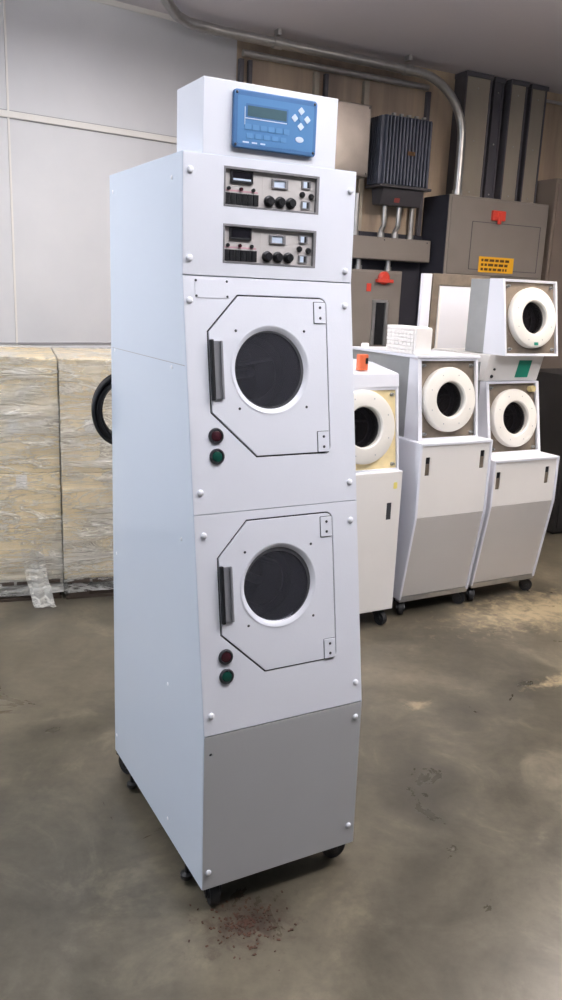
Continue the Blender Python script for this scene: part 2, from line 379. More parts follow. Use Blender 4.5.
# upper plate with the two control modules
HU = Z3 - Z2
mods = [(.0965, .3385, 1.680, 1.7635), (.0965, .3355, 1.5595, 1.6435)]
m = MB(); m.plate(rrect(T * .3, W - T * .3, .0015, HU - .001, .002, 2), [[(a, z0 - Z2), (b, z0 - Z2), (b, z1 - Z2), (a, z1 - Z2)] for a, b, z0, z1 in mods], -.003, .0015, .0006, UP)
cp = m.build('control_panel', M['white'], main)
for x, z in ((.017, 1.748), (.016, 1.566), (.424, 1.74), (.42, 1.557)):
    m = MB(); screw_cap(m, UP, x, z - Z2, .0015); m.build('screw_cap', M['screw'], cp)
for mi, (a, b, z0, z1) in enumerate(mods):
    bz = z0 - Z2; w = b - a; h = z1 - z0
    Mm = UP @ Matrix.Translation((a, bz, 0))
    m = MB(); m.plate([(0, 0), (w, 0), (w, h), (0, h)], [[(.004, .004), (w - .007, .004), (w - .007, h - .005), (.004, h - .005)]], -.012, .0022, .0004, Mm)
    mod = m.build('control_module', M['module_frame'], main)
    m = MB(); m.box(.003, w - .006, .003, h - .004, -.012, -.006, 0, Mm); m.box(.404 * w, .408 * w, .006, h - .008, -.006, -.0055, 0, Mm); m.build('faceplate', M['module_face'], mod)
    def cell(nm, mat, fx0, fx1, fy0, fy1, t0, t1, bev=.0006):
        MB().box(fx0 * w, fx1 * w, (1 - fy1) * h, (1 - fy0) * h, t0, t1, bev, Mm).build(nm, M[mat], mod)
    m = MB(); m.plate([(.075 * w, .62 * h), (.30 * w, .62 * h), (.30 * w, .93 * h), (.075 * w, .93 * h)], [[(.09 * w, .67 * h), (.285 * w, .67 * h), (.285 * w, .89 * h), (.09 * w, .89 * h)]], -.006, -.001, .0004, Mm)
    m.build('display_bezel', M['black'], mod)
    cell('display', 'display_black', .09, .285, .11, .33, -.0058, -.003, 0)
    if mi == 0: cell('display_strip', 'key_white', .10, .28, .27, .32, -.003, -.0026, 0)
    for k in range(3):
        MB().cyl(.0042, -.006, -.002, 16, Mm @ Matrix.Translation(((.06 + .125 * k) * w, .47 * h, 0))).build('indicator_lamp', M['red_button' if k == 1 else 'black'], mod)
    MB().box(.02 * w, .36 * w, .40 * h, .44 * h, -.006, -.0056, 0, Mm).build('printed_legend', M['pink'], mod)
    for k in range(6):
        m = MB(); x = (.018 + .058 * k) * w
        m.box(x, x + .052 * w, .07 * h, .36 * h, -.006, -.001, .0008, Mm); m.box(x + .014 * w, x + .038 * w, .2 * h, .3 * h, -.001, -.0005, 0, Mm)
        m.build('rocker_switch', M['black'], mod)
    m = MB(); m.plate([(.50 * w, .58 * h), (.67 * w, .58 * h), (.67 * w, .82 * h), (.50 * w, .82 * h)], [[(.52 * w, .61 * h), (.64 * w, .61 * h), (.64 * w, .78 * h), (.52 * w, .78 * h)]], -.006, -.002, .0004, Mm)
    m.build('counter_frame', M['module_frame'], mod)
    cell('counter_window', 'key_white', .52, .64, .22, .39, -.006, -.0045, 0)
    for k in range(3):
        kb = Mm @ Matrix.Translation(((.475 + .115 * k) * w, .235 * h, 0))
        m = MB(); m.lathe([(0, -.006), (.0125, -.006), (.0125, -.002), (.0095, .0), (.009, .008), (.008, .009), (0, .009)], 20, kb); m.box(-.0012, .0012, 0, .009, .009, .0098, 0, kb)
        m.build('knob', M['black'], mod)
    for (fx, fy) in ((.87, .75), (.87, .22)):
        m = MB(); m.plate(rrect((fx - .05) * w, (fx + .05) * w, (fy - .11) * h, (fy + .11) * h, .002, 3), [[((fx - .034) * w, (fy - .08) * h), ((fx + .034) * w, (fy - .08) * h), ((fx + .034) * w, (fy + .08) * h), ((fx - .034) * w, (fy + .08) * h)]], -.006, -.003, .0004, Mm)
        sw = m.build('toggle_switch', M['module_frame'], mod)
        MB().box((fx - .034) * w, (fx + .005) * w, (fy - .08) * h, (fy + .08) * h, -.006, -.002, .0005, Mm).build('toggle_key', M['key_white'], sw)
        MB().box((fx + .005) * w, (fx + .034) * w, (fy - .08) * h, (fy + .08) * h, -.006, -.004, .0005, Mm).build('toggle_key', M['black'], sw)
    for (fx, fy) in ((.83, .49), (.93, .46)):
        MB().lathe([(0, -.006), (.007, -.006), (.007, -.003), (.005, .001), (0, .0015)], 16, Mm @ Matrix.Translation((fx * w, fy * h, 0))).build('push_button', M['black'], mod)

# head with the blue keypad
HI, HW, HH, HD = .0466, .3329, .1509, .1552
m = MB(); m.box(HI, HI + HW, 0.0005, HD, Z3, Z3 + HH, .0015)
head = m.build('control_head', M['white'], main)
HF = Matrix.Translation((0, 0.0005, 0)) @ FRONT
bx0, bx1, bz0, bz1 = .1125, .3195, 1.8025, 1.9195
m = MB(); m.plate(rrect(bx0, bx1, bz0, bz1, .008), [], 0, .011, .0025, HF); kp = m.build('keypad', M['blue_dark'], head)
def kbox(nm, mat, a, b, c, d, t=.0118, r=.0015):
    MB().plate(rrect(a, b, c, d, r, 3), [], .0108, t, 0, HF).build(nm, M[mat], kp)
kbox('keypad_face', 'blue', bx0 + .009, bx1 - .009, bz0 + .009, bz1 - .012, .0114, .003)
kbox('display_surround', 'blue_dark', .141, .245, 1.862, 1.893, .0118)
kbox('display', 'lcd', .145, .241, 1.868, 1.889, .0122, .001)
kbox('printed_line', 'key_white', .140, .242, 1.8625, 1.8645, .0122, .0005)
kbox('printed_line', 'key_white', .138, .1395, 1.850, 1.886, .0122, .0005)
for dx, dz in ((-.016, 0), (.016, 0), (0, .016), (0, -.016)):
    rm = HF @ Matrix.Translation((.2775 + dx, 1.878 + dz, 0)) @ Matrix.Rotation(PI / 4, 4, 'Z')
    MB().plate(rrect(-.0062, .0062, -.0062, .0062, .0015, 3), [], .011, .0125, .0004, rm).build('arrow_key', M['key_white'], kp)
MB().plate(circle(.2775, 1.878, .006, 20), [], .011, .0128, .0003, HF).build('center_key', M['blue_pale'], kp)
for k in range(6): kbox('soft_key', 'blue_pale', .139 + k * .019, .154 + k * .019, 1.841, 1.852, .0125)
for k in range(5): kbox('soft_key', 'blue_pale', .143 + k * .021, .158 + k * .021, 1.824, 1.834, .0125)
MB().plate(circle(.2755, 1.8345, .0105, 24, .0062), [], .011, .0125, .0003, HF).build('oval_badge', M['key_white'], kp)
for a, b in ((.135, .150), (.157, .170), (.178, .190)): kbox('printed_word', 'key_white', a, b, 1.8135, 1.8165, .0118, .0005)
for x, z in ((bx0 + .006, bz0 + .006), (bx1 - .007, bz0 + .008), (bx0 + .007, bz1 - .007), (bx1 - .007, bz1 - .007)):
    m = MB(); screw_cap(m, HF, x, z, .0105, .003, .002); m.build('screw', M['screw_dark'], kp)

# the sloping front plates and the doors
def door_outline(dz, g=0.):
    P = [(.1325, 1.488), (.0565, 1.409), (.0565, 1.232), (.166, 1.129)]
    Q = [(x, s_(z + dz)) for x, z in P]
    xr = .363; yt = s_(1.488 + dz); yb = s_(1.129 + dz); r = .016
    arc1 = [(xr - r + r * math.cos(RAD(a)), yb + r + r * math.sin(RAD(a))) for a in range(-90, 1, 15)]
    arc2 = [(xr - r + r * math.cos(RAD(a)), yt - r + r * math.sin(RAD(a))) for a in range(0, 91, 15)]
    poly = Q + arc1 + arc2
    if g == 0: return poly
    # offset outward by g
    n = len(poly); out = []
    area = sum(poly[i][0] * poly[(i + 1) % n][1] - poly[(i + 1) % n][0] * poly[i][1] for i in range(n))
    sg = 1 if area > 0 else -1
    for i in range(n):
        p0, p1, p2 = Vector(poly[i - 1]), Vector(poly[i]), Vector(poly[(i + 1) % n])
        d1 = (p1 - p0).normalized(); d2 = (p2 - p1).normalized()
        n1 = Vector((d1.y, -d1.x)) * sg; n2 = Vector((d2.y, -d2.x)) * sg
        b = (n1 + n2).normalized(); k = g / max(.4, b.dot(n1)); out.append(tuple(p1 + b * k))
    return out
PANEL_H = s_(1.0045)
for nm, ya, yb, dz, first in (('door_panel', PANEL_H + .0008, LT - .001, 0, True), ('door_panel', .0015, PANEL_H - .0008, -.508, False)):
    m = MB(); m.plate(rrect(T * .3, W - T * .3, ya, yb, .002, 2), [door_outline(dz, .004), circle(.064, s_(1.179 + dz), .0125, 24), circle(.063, s_(1.133 + dz), .0125, 24)], -.003, .0015, .0006, TILT)
    pn = m.build(nm, M['white'], main)
    # dark surround and box behind the door
    m = MB(); m.plate(door_outline(dz, .012), [circle(.207, s_(1.325 + dz), .086)], -.016, -.0035, 0, TILT); m.build('door_gasket', M['gasket'], pn)
    cc = TILT @ Matrix.Translation((.207, s_(1.325 + dz), 0))
    m = MB(); m.lathe([(.115, -.017), (.115, -.30), (.0, -.30)], 48, cc); m.build('chamber', M['chamber'], pn)
    m = MB(); m.cyl(.012, -.298, -.10, 20, cc); 
    for k in range(3):
        a = 2 * PI * k / 3 + .5; m.tube([tuple(cc @ Vector((.07 * math.cos(a), .07 * math.sin(a), z))) for z in (-.09, -.29)], .006)
    m.plate(circle(0, 0, .086), [circle(0, 0, .066)], -.10, -.09, .001, cc); m.build('rotor', M['chamber_steel'], pn)
    wz = 0 if first else .005
    m = MB(); m.plate(door_outline(dz), [circle(.210, s_(1.3245 + dz + wz), .1015)], -.003, .0035, .001, TILT)
    door = m.build('door', M['white'], main)
    wc = TILT @ Matrix.Translation((.210, s_(1.3245 + dz + wz), 0))
    m = MB(); m.lathe([(.1012, .0036), (.1025, .0046), (.1002, .0046), (.0890, -.0045), (.0880, -.016), (.1012, -.016), (.1012, .0036)], 72, wc); m.build('window_ring', M['white'], door)
    m = MB(); m.cyl(.0886, -.011, -.0052, 64, wc); m.build('window_pane', M['pane'], door)
    for x, z in ((.123, 1.412), (.3015, 1.413), (.125, 1.238), (.302, 1.237)):
        m = MB(); screw_cap(m, TILT, x, s_(z + dz + wz), .0035, .0032, .0015); m.build('screw', M['screw_dark'], door)
    # handle on the left edge: a dark recess edge plus a bent steel strip
    m = MB(); m.box(.0555, .0635, s_(1.258 + dz), s_(1.392 + dz), .003, .014, .002, TILT); hd = m.build('door_handle', M['black'], door)
    m = MB(); m.box(.063, .0855, s_(1.260 + dz), s_(1.389 + dz), .0035, .0085, .0015, TILT).box(.0795, .0855, s_(1.260 + dz), s_(1.389 + dz), .008, .013, .0015, TILT); m.build('grip_strip', M['steel_handle'], hd)
    for zc in (1.456, 1.1535):
        y0, y1 = s_(zc - .024 + dz), s_(zc + .024 + dz)
        m = MB(); m.plate(rrect(.330, .3615, y0, y1, .002, 3), [], .0035, .0062, .0008, TILT); hg = m.build('hinge', M['white'], door)
        m = MB(); m.plate(rrect(.3285, .3615, y0 - .0015, y1 + .0015, .002, 3), [], .0034, .0039, 0, TILT); m.build('hinge_shim', M['gasket'], hg)
        for yy in (y0 + .012, y1 - .012):
            m = MB(); screw_cap(m, TILT, .346, yy, .0062, .0034, .0015); m.build('screw', M['screw_dark'], hg)
    for z, mat, lab in ((1.179, 'red_button', 'dark red button'), (1.133, 'green_button', 'green button')):
        bc = TILT @ Matrix.Translation((.0635, s_(z + dz), 0))
        m = MB(); m.lathe([(.0122, -.003), (.0185, -.0), (.0185, .004), (.016, .007), (.0135, .007), (.0128, .002), (.0122, -.003)], 32, bc); pb = m.build('push_button', M['screw_dark'], main); pb['label'] = lab
        m = MB(); m.lathe([(0, -.004), (.0122, -.004), (.0122, .005), (.010, .0062), (0, .0062)], 28, bc); m.build('button_cap', M[mat], pb)
    scr = ((.014, 1.476), (.019, 1.054), (.4185, 1.475), (.4185, 1.051)) if first else ((.0225, .957), (.020, .539), (.4185, .957), (.421, .544))
    for x, z in scr:
        m = MB(); screw_cap(m, TILT, x, s_(z), .0015); m.build('screw_cap', M['screw'], pn)
    if first:
        m = MB(); m.plate(rrect(.028, .111, s_(1.482), s_(1.5225), .002, 3), [], .0015, .0028, .0005, TILT); bp = m.build('blank_plate', M['white'], pn)
        for x, z in ((.031, 1.519), (.106, 1.519), (.031, 1.486), (.106, 1.486)):
            m = MB(); screw_cap(m, TILT, x, s_(z), .0028, .0028, .0012); m.build('screw', M['screw_dark'], bp)
LK = math.hypot(O3 - O2, Z1 - Z0)
m = MB(); m.plate(rrect(T * .3, W - T * .3, .0, LK - .0015, .002, 2), [circle(.018, .442 - Z0, .0042, 16)], -.003, .0015, .0006, KK); kick = m.build('kick_panel', M['panel_gray'], main); kick['label'] = 'gray kick panel'
MB().cyl(.0041, -.0032, -.0018, 12, KK @ Matrix.Translation((.018, .442 - Z0, 0))).build('empty_screw_hole', M['black'], kick)
for x, z in ((.421, .452), (.016, .125), (.419, .135)):
    m = MB(); screw_cap(m, KK, x, z - Z0, .0015); m.build('screw_cap', M['screw'], kick)
MB().box(-.0004, .001, -.028, D - .006, 1.3335, 1.3350).build('side_seam', M['trim_gray'], body)
SD = frame3((0, 0, 0), (0, -1, 0), (0, 0, 1))   # left side, normal -x
for v, z in ((.494, 1.74), (.061, 1.736), (.063, .519), (.056, .13), (.505, .139), (.052, 1.324), (.489, 1.329), (.49, .74), (-.02, .93)):
    m = MB(); screw_cap(m, SD, -v, z, 0, .0048, .002); m.build('side_screw', M['screw'], body)
for x, y, a in ((.05, -O3 + .060, 170), (W - .047, -O3 + .062, 265), (.042, D - .042, 20), (W - .055, D - .055, 40)): caster(main, x, y, Z0, .034, a)
for x, y in ((.016, -O3 + .135), (.016, D - .12), (W - .016, -O3 + .135), (W - .016, D - .12)):
    MB().lathe([(0, .012), (.014, .012), (.017, .016), (.017, .026), (.006, .03), (.006, Z0 + .001), (0, Z0 + .001)], 20, Matrix.Translation((x, y, 0))).build('leveling_foot', M['black'], main)

# coiled cord hanging behind the machine
pts = []
cm = Matrix.Translation(at(MAIN, .048, D + .05, 1.150)) @ Matrix.Rotation(RAD(28.8), 4, 'Z')
N = 40
loops = 7
for i in range(N * loops + 1):
    a = 2 * PI * i / N; k = i / N
    rr = .082 + .011 * math.cos(2.4 * k) ; off = .011 * math.sin(2.4 * k)
    pts.append(cm @ Vector((rr * math.cos(a) * .94, off, rr * 1.12 * math.sin(a))))
m = MB(); m.tube(pts, .0062, 8)
tag(m.build('power_cord', M['cord']), 'coiled black power cord hanging at the rear left edge of the tall dryer', 'cord')
co = bpy.data.objects['power_cord']
MB().tube([(.06, D - .001, 1.212), (.058, D + .062, 1.212), (.058, D + .10, 1.216), (.058, D + .104, 1.238)], .004, 8).build('cord_hook', M['black'], main)

# ------------------------------------------------------------------ tub front (ring, window, dark tub)
def tub_front(parent, Mx, w, h, cx, cy, R, r, plate_mat, ring_mat, depth=.24, bolts=True):
    """back plate with a hole, raised ring, dark tub and rotor; Mx maps local (x,y,z=out)"""
    m = MB(); m.plate([(0, 0), (w, 0), (w, h), (0, h)], [circle(cx, cy, r + .004)], -.004, 0, .0005, Mx); bp = m.build('back_plate', plate_mat, parent)
    c = Mx @ Matrix.Translation((cx, cy, 0))
    m = MB(); m.lathe([(r, .0), (r, .030), (r + .006, .036), (R - .012, .036), (R - .003, .032), (R, .024), (R, 0.0005), (r, .0005)], 64, c); rg = m.build('tub_ring', ring_mat, parent)
    for k in range(8):
        a = 2 * PI * (k + .5) / 8; b = MB(); screw_cap(b, c, (R - .03) * math.cos(a), (R - .03) * math.sin(a), .036, .003, .0012); b.build('screw', M['steel'], rg)
    m = MB(); m.lathe([(r + .003, -.002), (r + .03, -.012), (r + .03, -depth), (0, -depth)], 48, c); tb = m.build('tub', M['chamber'], parent)
    m = MB(); m.cyl(.016, -depth, -.06, 20, c)
    for k in range(3):
        a = 2 * PI * k / 3 + .3; m.tube([tuple(c @ Vector(((r - .012) * math.cos(a), (r - .012) * math.sin(a), z))) for z in (-.05, -depth)], .006)
    m.plate(circle(0, 0, r + .004), [circle(0, 0, r - .016)], -.055, -.045, .001, c); m.build('rotor', M['chamber_steel'], tb)
    m = MB(); m.cyl(r, .004, .008, 48, c); m.build('window_pane', M['pane_dark'], rg)
    if bolts:
        for x, y in ((.022, .022), (w - .022, .022), (.022, h - .022), (w - .022, h - .022)):
            b = MB(); b.cyl(.009, 0, .008, 6, Mx @ Matrix.Translation((x, y, 0))); b.cyl(.005, .008, .02, 12, Mx @ Matrix.Translation((x, y, 0))); b.build('bolt', M['steel'], bp)
    return rg

def stepped_cabinet(parent, w, zt, zb, z0, v0, depth, front_mat, kick_mat, slots, side_mat):
    """lower cabinet: vertical white front, gray panel sloping back below; raised white rims at both sides"""
    lip = .007
    side = [(-lip, zt), (depth, zt), (depth, z0), (v0 - lip, z0), (-lip, zb)]
    m = MB()
    for x0, x1 in ((0, .012), (w - .012, w)): m.prism(side, x0, x1, .002)
    m.box(.012, w - .012, -lip, depth, zt - .012, zt, .002); m.box(.012, w - .012, depth - .012, depth, z0, zt - .012); m.box(.012, w - .012, v0, depth, z0, z0 + .012)
    bd = m.build('cabinet_body', side_mat, parent)
    fm = Matrix.Translation((0, 0, 0)) @ FRONT
    m = MB(); m.plate([(.012, zb + .001), (w - .012, zb + .001), (w - .012, zt - .012), (.012, zt - .012)], [rrect(x - .013, x + .013, zc - .043, zc + .043, .004, 4) for x, zc in slots], -.006, 0, .0008, fm)
    fp = m.build('front_panel', front_mat, parent)
    for x, zc in slots:
        m = MB(); m.box(x - .018, x + .018, zc - .048, zc + .048, -.03, -.0065, 0, fm); g = m.build('grip_slot', M['black'], fp)
        m = MB(); m.box(x - .011, x + .011, zc - .04, zc + .012, -.0065, -.002, .001, fm); m.build('slot_flap', M['steel_dark'], g)
    K = frame3((0, v0, z0), (1, 0, 0), (0, -v0, zb - z0)); L = math.hypot(v0, zb - z0)
    m = MB(); m.plate([(.012, .016), (w - .012, .016), (w - .012, L - .001), (.012, L - .001)], [], -.006, 0, .0008, K); m.build('kick_panel', kick_mat, parent)
    m = MB(); m.box(.004, w - .004, v0 - .004, v0 + .03, z0 - .012, z0 + .014, .001); m.build('bottom_rail', M['steel'], parent)
    return bd

def housing(parent, x0, x1, zlo, vlo, zhi, vhi, depth, mat, rim=.014, nm='housing', back=True):
    """open-fronted sheet metal box whose front leans back"""
    sd = [(vlo, zlo), (depth, zlo), (depth, zhi), (vhi, zhi)]
    m = MB(); m.prism(sd, x0, x0 + rim, .0015); m.prism(sd, x1 - rim, x1, .0015)
    m.prism([(vhi, zhi), (depth, zhi), (depth, zhi - .012), (vhi + .001, zhi - .012)], x0 + rim, x1 - rim); m.prism([(vlo, zlo), (depth, zlo), (depth, zlo + .008), (vlo, zlo + .008)], x0 + rim, x1 - rim)
    if back: m.box(x0 + rim, x1 - rim, depth - .01, depth, zlo + .008, zhi - .012)
    return m.build(nm, mat, parent)

# machine with the packing on it
B = thing('spin_dryer', 'middle white spin dryer of the rear row, under the white dimpled foam pack', 'machine', at(ROW, 0, 0), ROW[1])
stepped_cabinet(B, .426, .864, .511, .086, .071, .66, M['cream_panel'], M['tan_panel'], ((.052, .755), (.374, .772)), M['white'])
housing(B, .03, .385, .864, .06, 1.236, .112, .17, M['white'], .004, 'front_shell', False)
housing(B, .031, .384, .864, .1705, 1.236, .1705, .66, M['steel_side'], .004)
TB = frame3((.03, .0598, .864), (1, 0, 0), (0, .052, .372)); 
m = MB(); m.plate([(0, .0), (.355, 0), (.355, .374), (0, .374)], [[(.022, .012), (.341, .012), (.341, .364), (.022, .364)]], -.008, .004, .001, TB); m.build('front_flange', M['white'], B)
tub_front(B, TB @ Matrix.Translation((.02, .008, -.014)), .323, .358, .158, .178, .150, .081, M['steel_dark'], M['cream'])
m = MB(); m.box(.022, .392, .10, .665, 1.2365, 1.250, .003); m.build('top_plate', M['white'], B)
for x, y, a in ((.045, .115, 150), (.385, .115, 230), (.05, .60, 40), (.376, .60, 60)): caster(B, x, y, .076, .033, a)

# machine with the control box and second tub on it
Cm = thing('spin_dryer', 'rightmost white spin dryer of the rear row, carrying a control box and loose tub', 'machine', at(ROW, .457, .008), ROW[1])
stepped_cabinet(Cm, .433, .757, .525, .092, .075, .70, M['cream_panel'], M['tan_panel'], ((.040, .655), (.362, .664)), M['white'])
housing(Cm, .065, .415, .757, .115, 1.115, .185, .225, M['white'], .004, 'front_shell', False)
housing(Cm, .066, .414, .757, .2255, 1.115, .2255, .70, M['steel_side'], .004)
TC = frame3((.065, .1148, .757), (1, 0, 0), (0, .07, .358))
m = MB(); m.plate([(0, 0), (.35, 0), (.35, .364), (0, .364)], [[(.018, .014), (.332, .014), (.332, .354), (.018, .354)]], -.008, .004, .001, TC); m.build('front_flange', M['white'], Cm)
tub_front(Cm, TC @ Matrix.Translation((.016, .008, -.014)), .318, .348, .158, .172, .146, .082, M['steel_dark'], M['ring_white'])
MB().cyl(.016, 0, .03, 20, TC @ Matrix.Translation((.30, .325, -.012))).build('valve_knob', M['brass_knob'], Cm)
for x, y, a in ((.04, .12, 150), (.398, .12, 240), (.05, .64, 30), (.383, .64, 60)): caster(Cm, x, y, .082, .034, a)

# machine half hidden behind the tall one
A = thing('spin_dryer', 'leftmost white spin dryer of the rear row with a yellowed tub plate, half hidden', 'machine', at(ROW, -.511, -.002), ROW[1])
m = MB(); m.box(0, .426, .004, .66, .082, .745, .003); m.build('cabinet_body', M['white'], A)
m = MB(); m.plate([(.003, .086), (.423, .086), (.423, .742), (.003, .742)], [rrect(.362 - .013, .362 + .013, .562 - .04, .562 + .04, .003, 3), rrect(.05 - .013, .05 + .013, .562 - .04, .562 + .04, .003, 3)], 0, .004, .001, Matrix.Translation((0, .004, 0)) @ FRONT)
fp = m.build('front_panel', M['cream_panel'], A)
for x in (.05, .362):
    MB().box(x - .012, x + .012, .0015, .0035, .523, .601).build('grip_slot', M['gasket'], fp)
MB().plate(rrect(.378, .398, .665, .695, .004, 3), [], 0, .0006, 0, FRONT).build('yellow_sticker', M['pale_yellow'], fp)
housing(A, .0, .424, .745, .03, 1.112, .08, .66, M['white'], .012)
TA = frame3((.0, .0298, .745), (1, 0, 0), (0, .05, .367))
tub_front(A, TA @ Matrix.Translation((.012, .006, -.010)), .40, .355, .214, .193, .163, .089, M['yellow_panel'], M['ring_white'])
m = MB(); m.prism([(.075, 1.1125), (.66, 1.1125), (.66, 1.205), (.30, 1.205), (.083, 1.172)], 0, .424, .003); m.build('top_cover', M['white'], A)
for x, y, a in ((.05, .05, 150), (.376, .05, 190), (.05, .60, 30), (.376, .60, 60)): caster(A, x, y, .081, .033, a)

# control box standing on the right machine, loose tub standing on the control box
cb = thing('control_box', 'white control box with a teal label between right dryer and the loose tub', 'box', at(ROW, .487, .008, 1.1165), ROW[1])
m = MB(); m.prism([(.2, 0), (.62, 0), (.62, .13), (.165, .13)], .030, .39, .003); bx = m.build('case', M['cream_panel'], cb)
fmx = frame3((.030, .1998, 0), (1, 0, 0), (0, -.035, .13))
MB().plate([(.20, .018), (.285, .018), (.285, .108), (.20, .108)], [], .0, .002, .0004, fmx).build('teal_label', M['teal'], cb)
for x, y, r in ((.045, .025, .008), (.05, .062, .006)):
    MB().cyl(r, 0, .006, 16, fmx @ Matrix.Translation((x, y, 0))).build('knob', M['black'], cb)
MB().box(.0, .008, .23, .60, .006, .092, .001, Matrix.Translation((.023, 0, 0))).build('side_plate', M['steel'], cb)

tt = thing('tub_box', 'loose white tub box with a round ring stacked above the teal labelled control box', 'tub', at(ROW, .457, .008, 1.2475), ROW[1])
m = MB(); H2 = .362; x0, x1 = .094, .447
m.prism([(.10, 0), (.26, 0), (.26, H2), (.165, H2)], x0, x0 + .012, .001); m.prism([(.10, 0), (.26, 0), (.26, H2), (.165, H2)], x1 - .012, x1, .001)
m.prism([(.165, H2), (.26, H2), (.26, H2 - .012), (.167, H2 - .012)], x0 + .012, x1 - .012); m.prism([(.10, 0), (.26, 0), (.26, .012), (.102, .012)], x0 + .012, x1 - .012); m.build('front_shell', M['white'], tt)
m = MB(); m.box(x0 + .003, x1 - .003, .2605, .40, .002, H2 - .002, .003); m.build('rear_shell', M['steel_side'], tt)
TT = frame3((x0 + .012, .1025, .012), (1, 0, 0), (0, .0635, .345))
tub_front(tt, TT @ Matrix.Translation((.001, 0, -.012)), .327, .345, .165, .172, .146, .078, M['steel_dark'], M['cream'], .15)
MB().box(.155, .182, .038, .052, .0245, .0255, 0, TT).build('green_mark', M['teal'], tt)

# ------------------------------------------------------------------ loose things on and behind the row
# foam pack (stack of white moulded trays)
fo = thing('foam_pack', 'stack of white dimpled foam packing on the middle dryer top', 'packaging', at(ROW, .032, .15, 1.2505), ROW[1])
m = MB(); lay = 7
for k in range(lay):
    z = k * .0178; dx = random.uniform(-.0015, .0015)
    m.box(0 + dx, .086 + dx, .004, .215, z, z + .0168, .0028)
core = m.build('tray_stack', M['foam'], fo)
m = MB()
for r in range(7):
    for c in range(6):
        m.box(-.004, .003, .022 + c * .031, .022 + c * .031 + .017, .0035 + r * .0178, .0145 + r * .0178, .0018)
m.build('dimples', M['foam'], fo)
m = MB(); m.plate(rrect(-.002, .09, 0, .122, .01, 5), [], 0, .016, .004, Matrix.Translation((0, -.001, 0)) @ FRONT); m.build('end_pad', M['foam'], fo)
m = MB(); m.lathe([(0, 0), (.018, 0), (.02, .004), (.02, .018), (.016, .022), (0, .022)], 24, Matrix.Translation(at(ROW, .055, .58, 1.2505)))
tag(m.build('plastic_cap', M['foam']), 'tiny white cap at the back corner of the middle dryer top', 'cap')
ot = thing('lockout_tag', 'small orange tag box on the white cover of the leftmost rear dryer', 'tag', at(ROW, -.278, .115, 1.183), ROW[1])
m = MB(); m.box(0, .045, 0, .03, 0, .07, .004); m.build('case', M['orange'], ot)
m = MB(); m.box(.03, .042, -.003, .0, .03, .055, .001); m.build('dark_slot', M['chamber'], ot)

# steel framed cabinet behind the row, white board beside it
sc = thing('framed_panel', 'white panel in a gray steel frame standing behind the middle dryer', 'panel', at(ROW, .575, .74), ROW[1])
m = MB(); m.plate([(0, .0), (.40, 0), (.40, 1.635), (0, 1.635)], [[(.045, 1.215), (.375, 1.215), (.375, 1.575), (.045, 1.575)]], -.045, 0, .001, FRONT)
m.build('steel_frame', M['steel_dark'], sc)
m = MB(); m.box(.046, .374, .004, .03, 1.217, 1.573, .004); m.build('inset_panel', M['white'], sc)
m = MB(); m.box(.050, .064, -.001, .0035, 1.220, 1.570, .001); m.build('edge_strip', M['foam'], sc)
m = MB(); m.box(0, .062, 0, .02, 0, 1.632, .003)
wb = m.build('board', M['white']); place(wb, at(ROW, .505, .74), ROW[1]); tag(wb, 'narrow white upright board left of the framed white panel', 'board')

# ------------------------------------------------------------------ electrical gear on the boarded wall
E_ = EW
def ebox(nm, label, cat, u0, u1, vf, z0, z1, mat, vb=-.002, bev=.004):
    t = thing(nm, label, cat, at(E_, u0, vb, z0), E_[1])
    MB().box(0, u1 - u0, vf - vb, 0, 0, z1 - z0, bev).build('case', mat, t); return t
ub = MB().box(0, .718, -.02, -.002, 0, .86); o = ub.build('backboard', M['navy_dark']); place(o, at(E_, .80, 0, 1.09), E_[1]); tag(o, 'dark board on the wall behind the gray wiring trough', 'board')

sb = ebox('junction_box', 'shiny steel junction box on the wall left of the finned transformer', 'electrical box', .60, .90, -.2, 2.285, 2.735, M['steel_box'])
MB().box(.008, .292, -.206, -.199, .008, .442, .003).build('cover', M['steel_box'], sb)
for x, z in ((.02, .02), (.28, .02), (.02, .43), (.28, .43)):
    m = MB(); screw_cap(m, Matrix.Translation((0, -.206, 0)) @ FRONT, x, z, 0, .006, .004); m.build('screw', M['screw_dark'], sb)

tr = thing('transformer', 'dark finned wall transformer between steel junction box and big disconnect', 'transformer', at(E_, 1.004, 0, 2.245), E_[1])
m = MB(); m.box(.008, .372, -.205, -.04, 0.0, .452, .006); m.box(.04, .34, -.04, -.0025, .05, .09); m.box(.04, .34, -.04, -.0025, .36, .40)
m.build('core_case', M['transformer'], tr)
m = MB()
for k in range(14):
    x = .004 + k * .0275; m.box(x, x + .013, -.232, -.204, .012, .445, .004)
for k in range(6):
    y = -.200 + k * .026; m.box(-.022, .009, y, y + .013, .012, .445, .004); m.box(.371, .402, y, y + .013, .012, .445, .004)
m.build('cooling_fins', M['transformer'], tr)
m = MB(); m.box(-.026, .406, -.24, -.045, -.012, .006, .004); m.build('bottom_lip', M['electrical_dark'], tr)
m = MB(); m.prism([(-.215, -.0125), (-.06, -.0125), (-.08, -.12), (-.18, -.12)], .02, .36, .004); m.build('wiring_compartment', M['electrical_dark'], tr)
MB().box(.185, .245, -.2375, -.2325, .205, .232, .001).build('name_plate', M['label_ink'], tr)
MB().plate([(.13, .02), (.175, .02), (.175, .05), (.13, .05)], [], 0, .002, 0, frame3((0, -.180, -.12), (1, 0, 0), (0, -.035, .1075))).build('red_label', M['red_dull'], tr)
for k in range(5): MB().box(.06 + k * .062, .083 + k * .062, -.215, -.19, .4525, .466, .002).build('lifting_lug', M['galv'], tr)

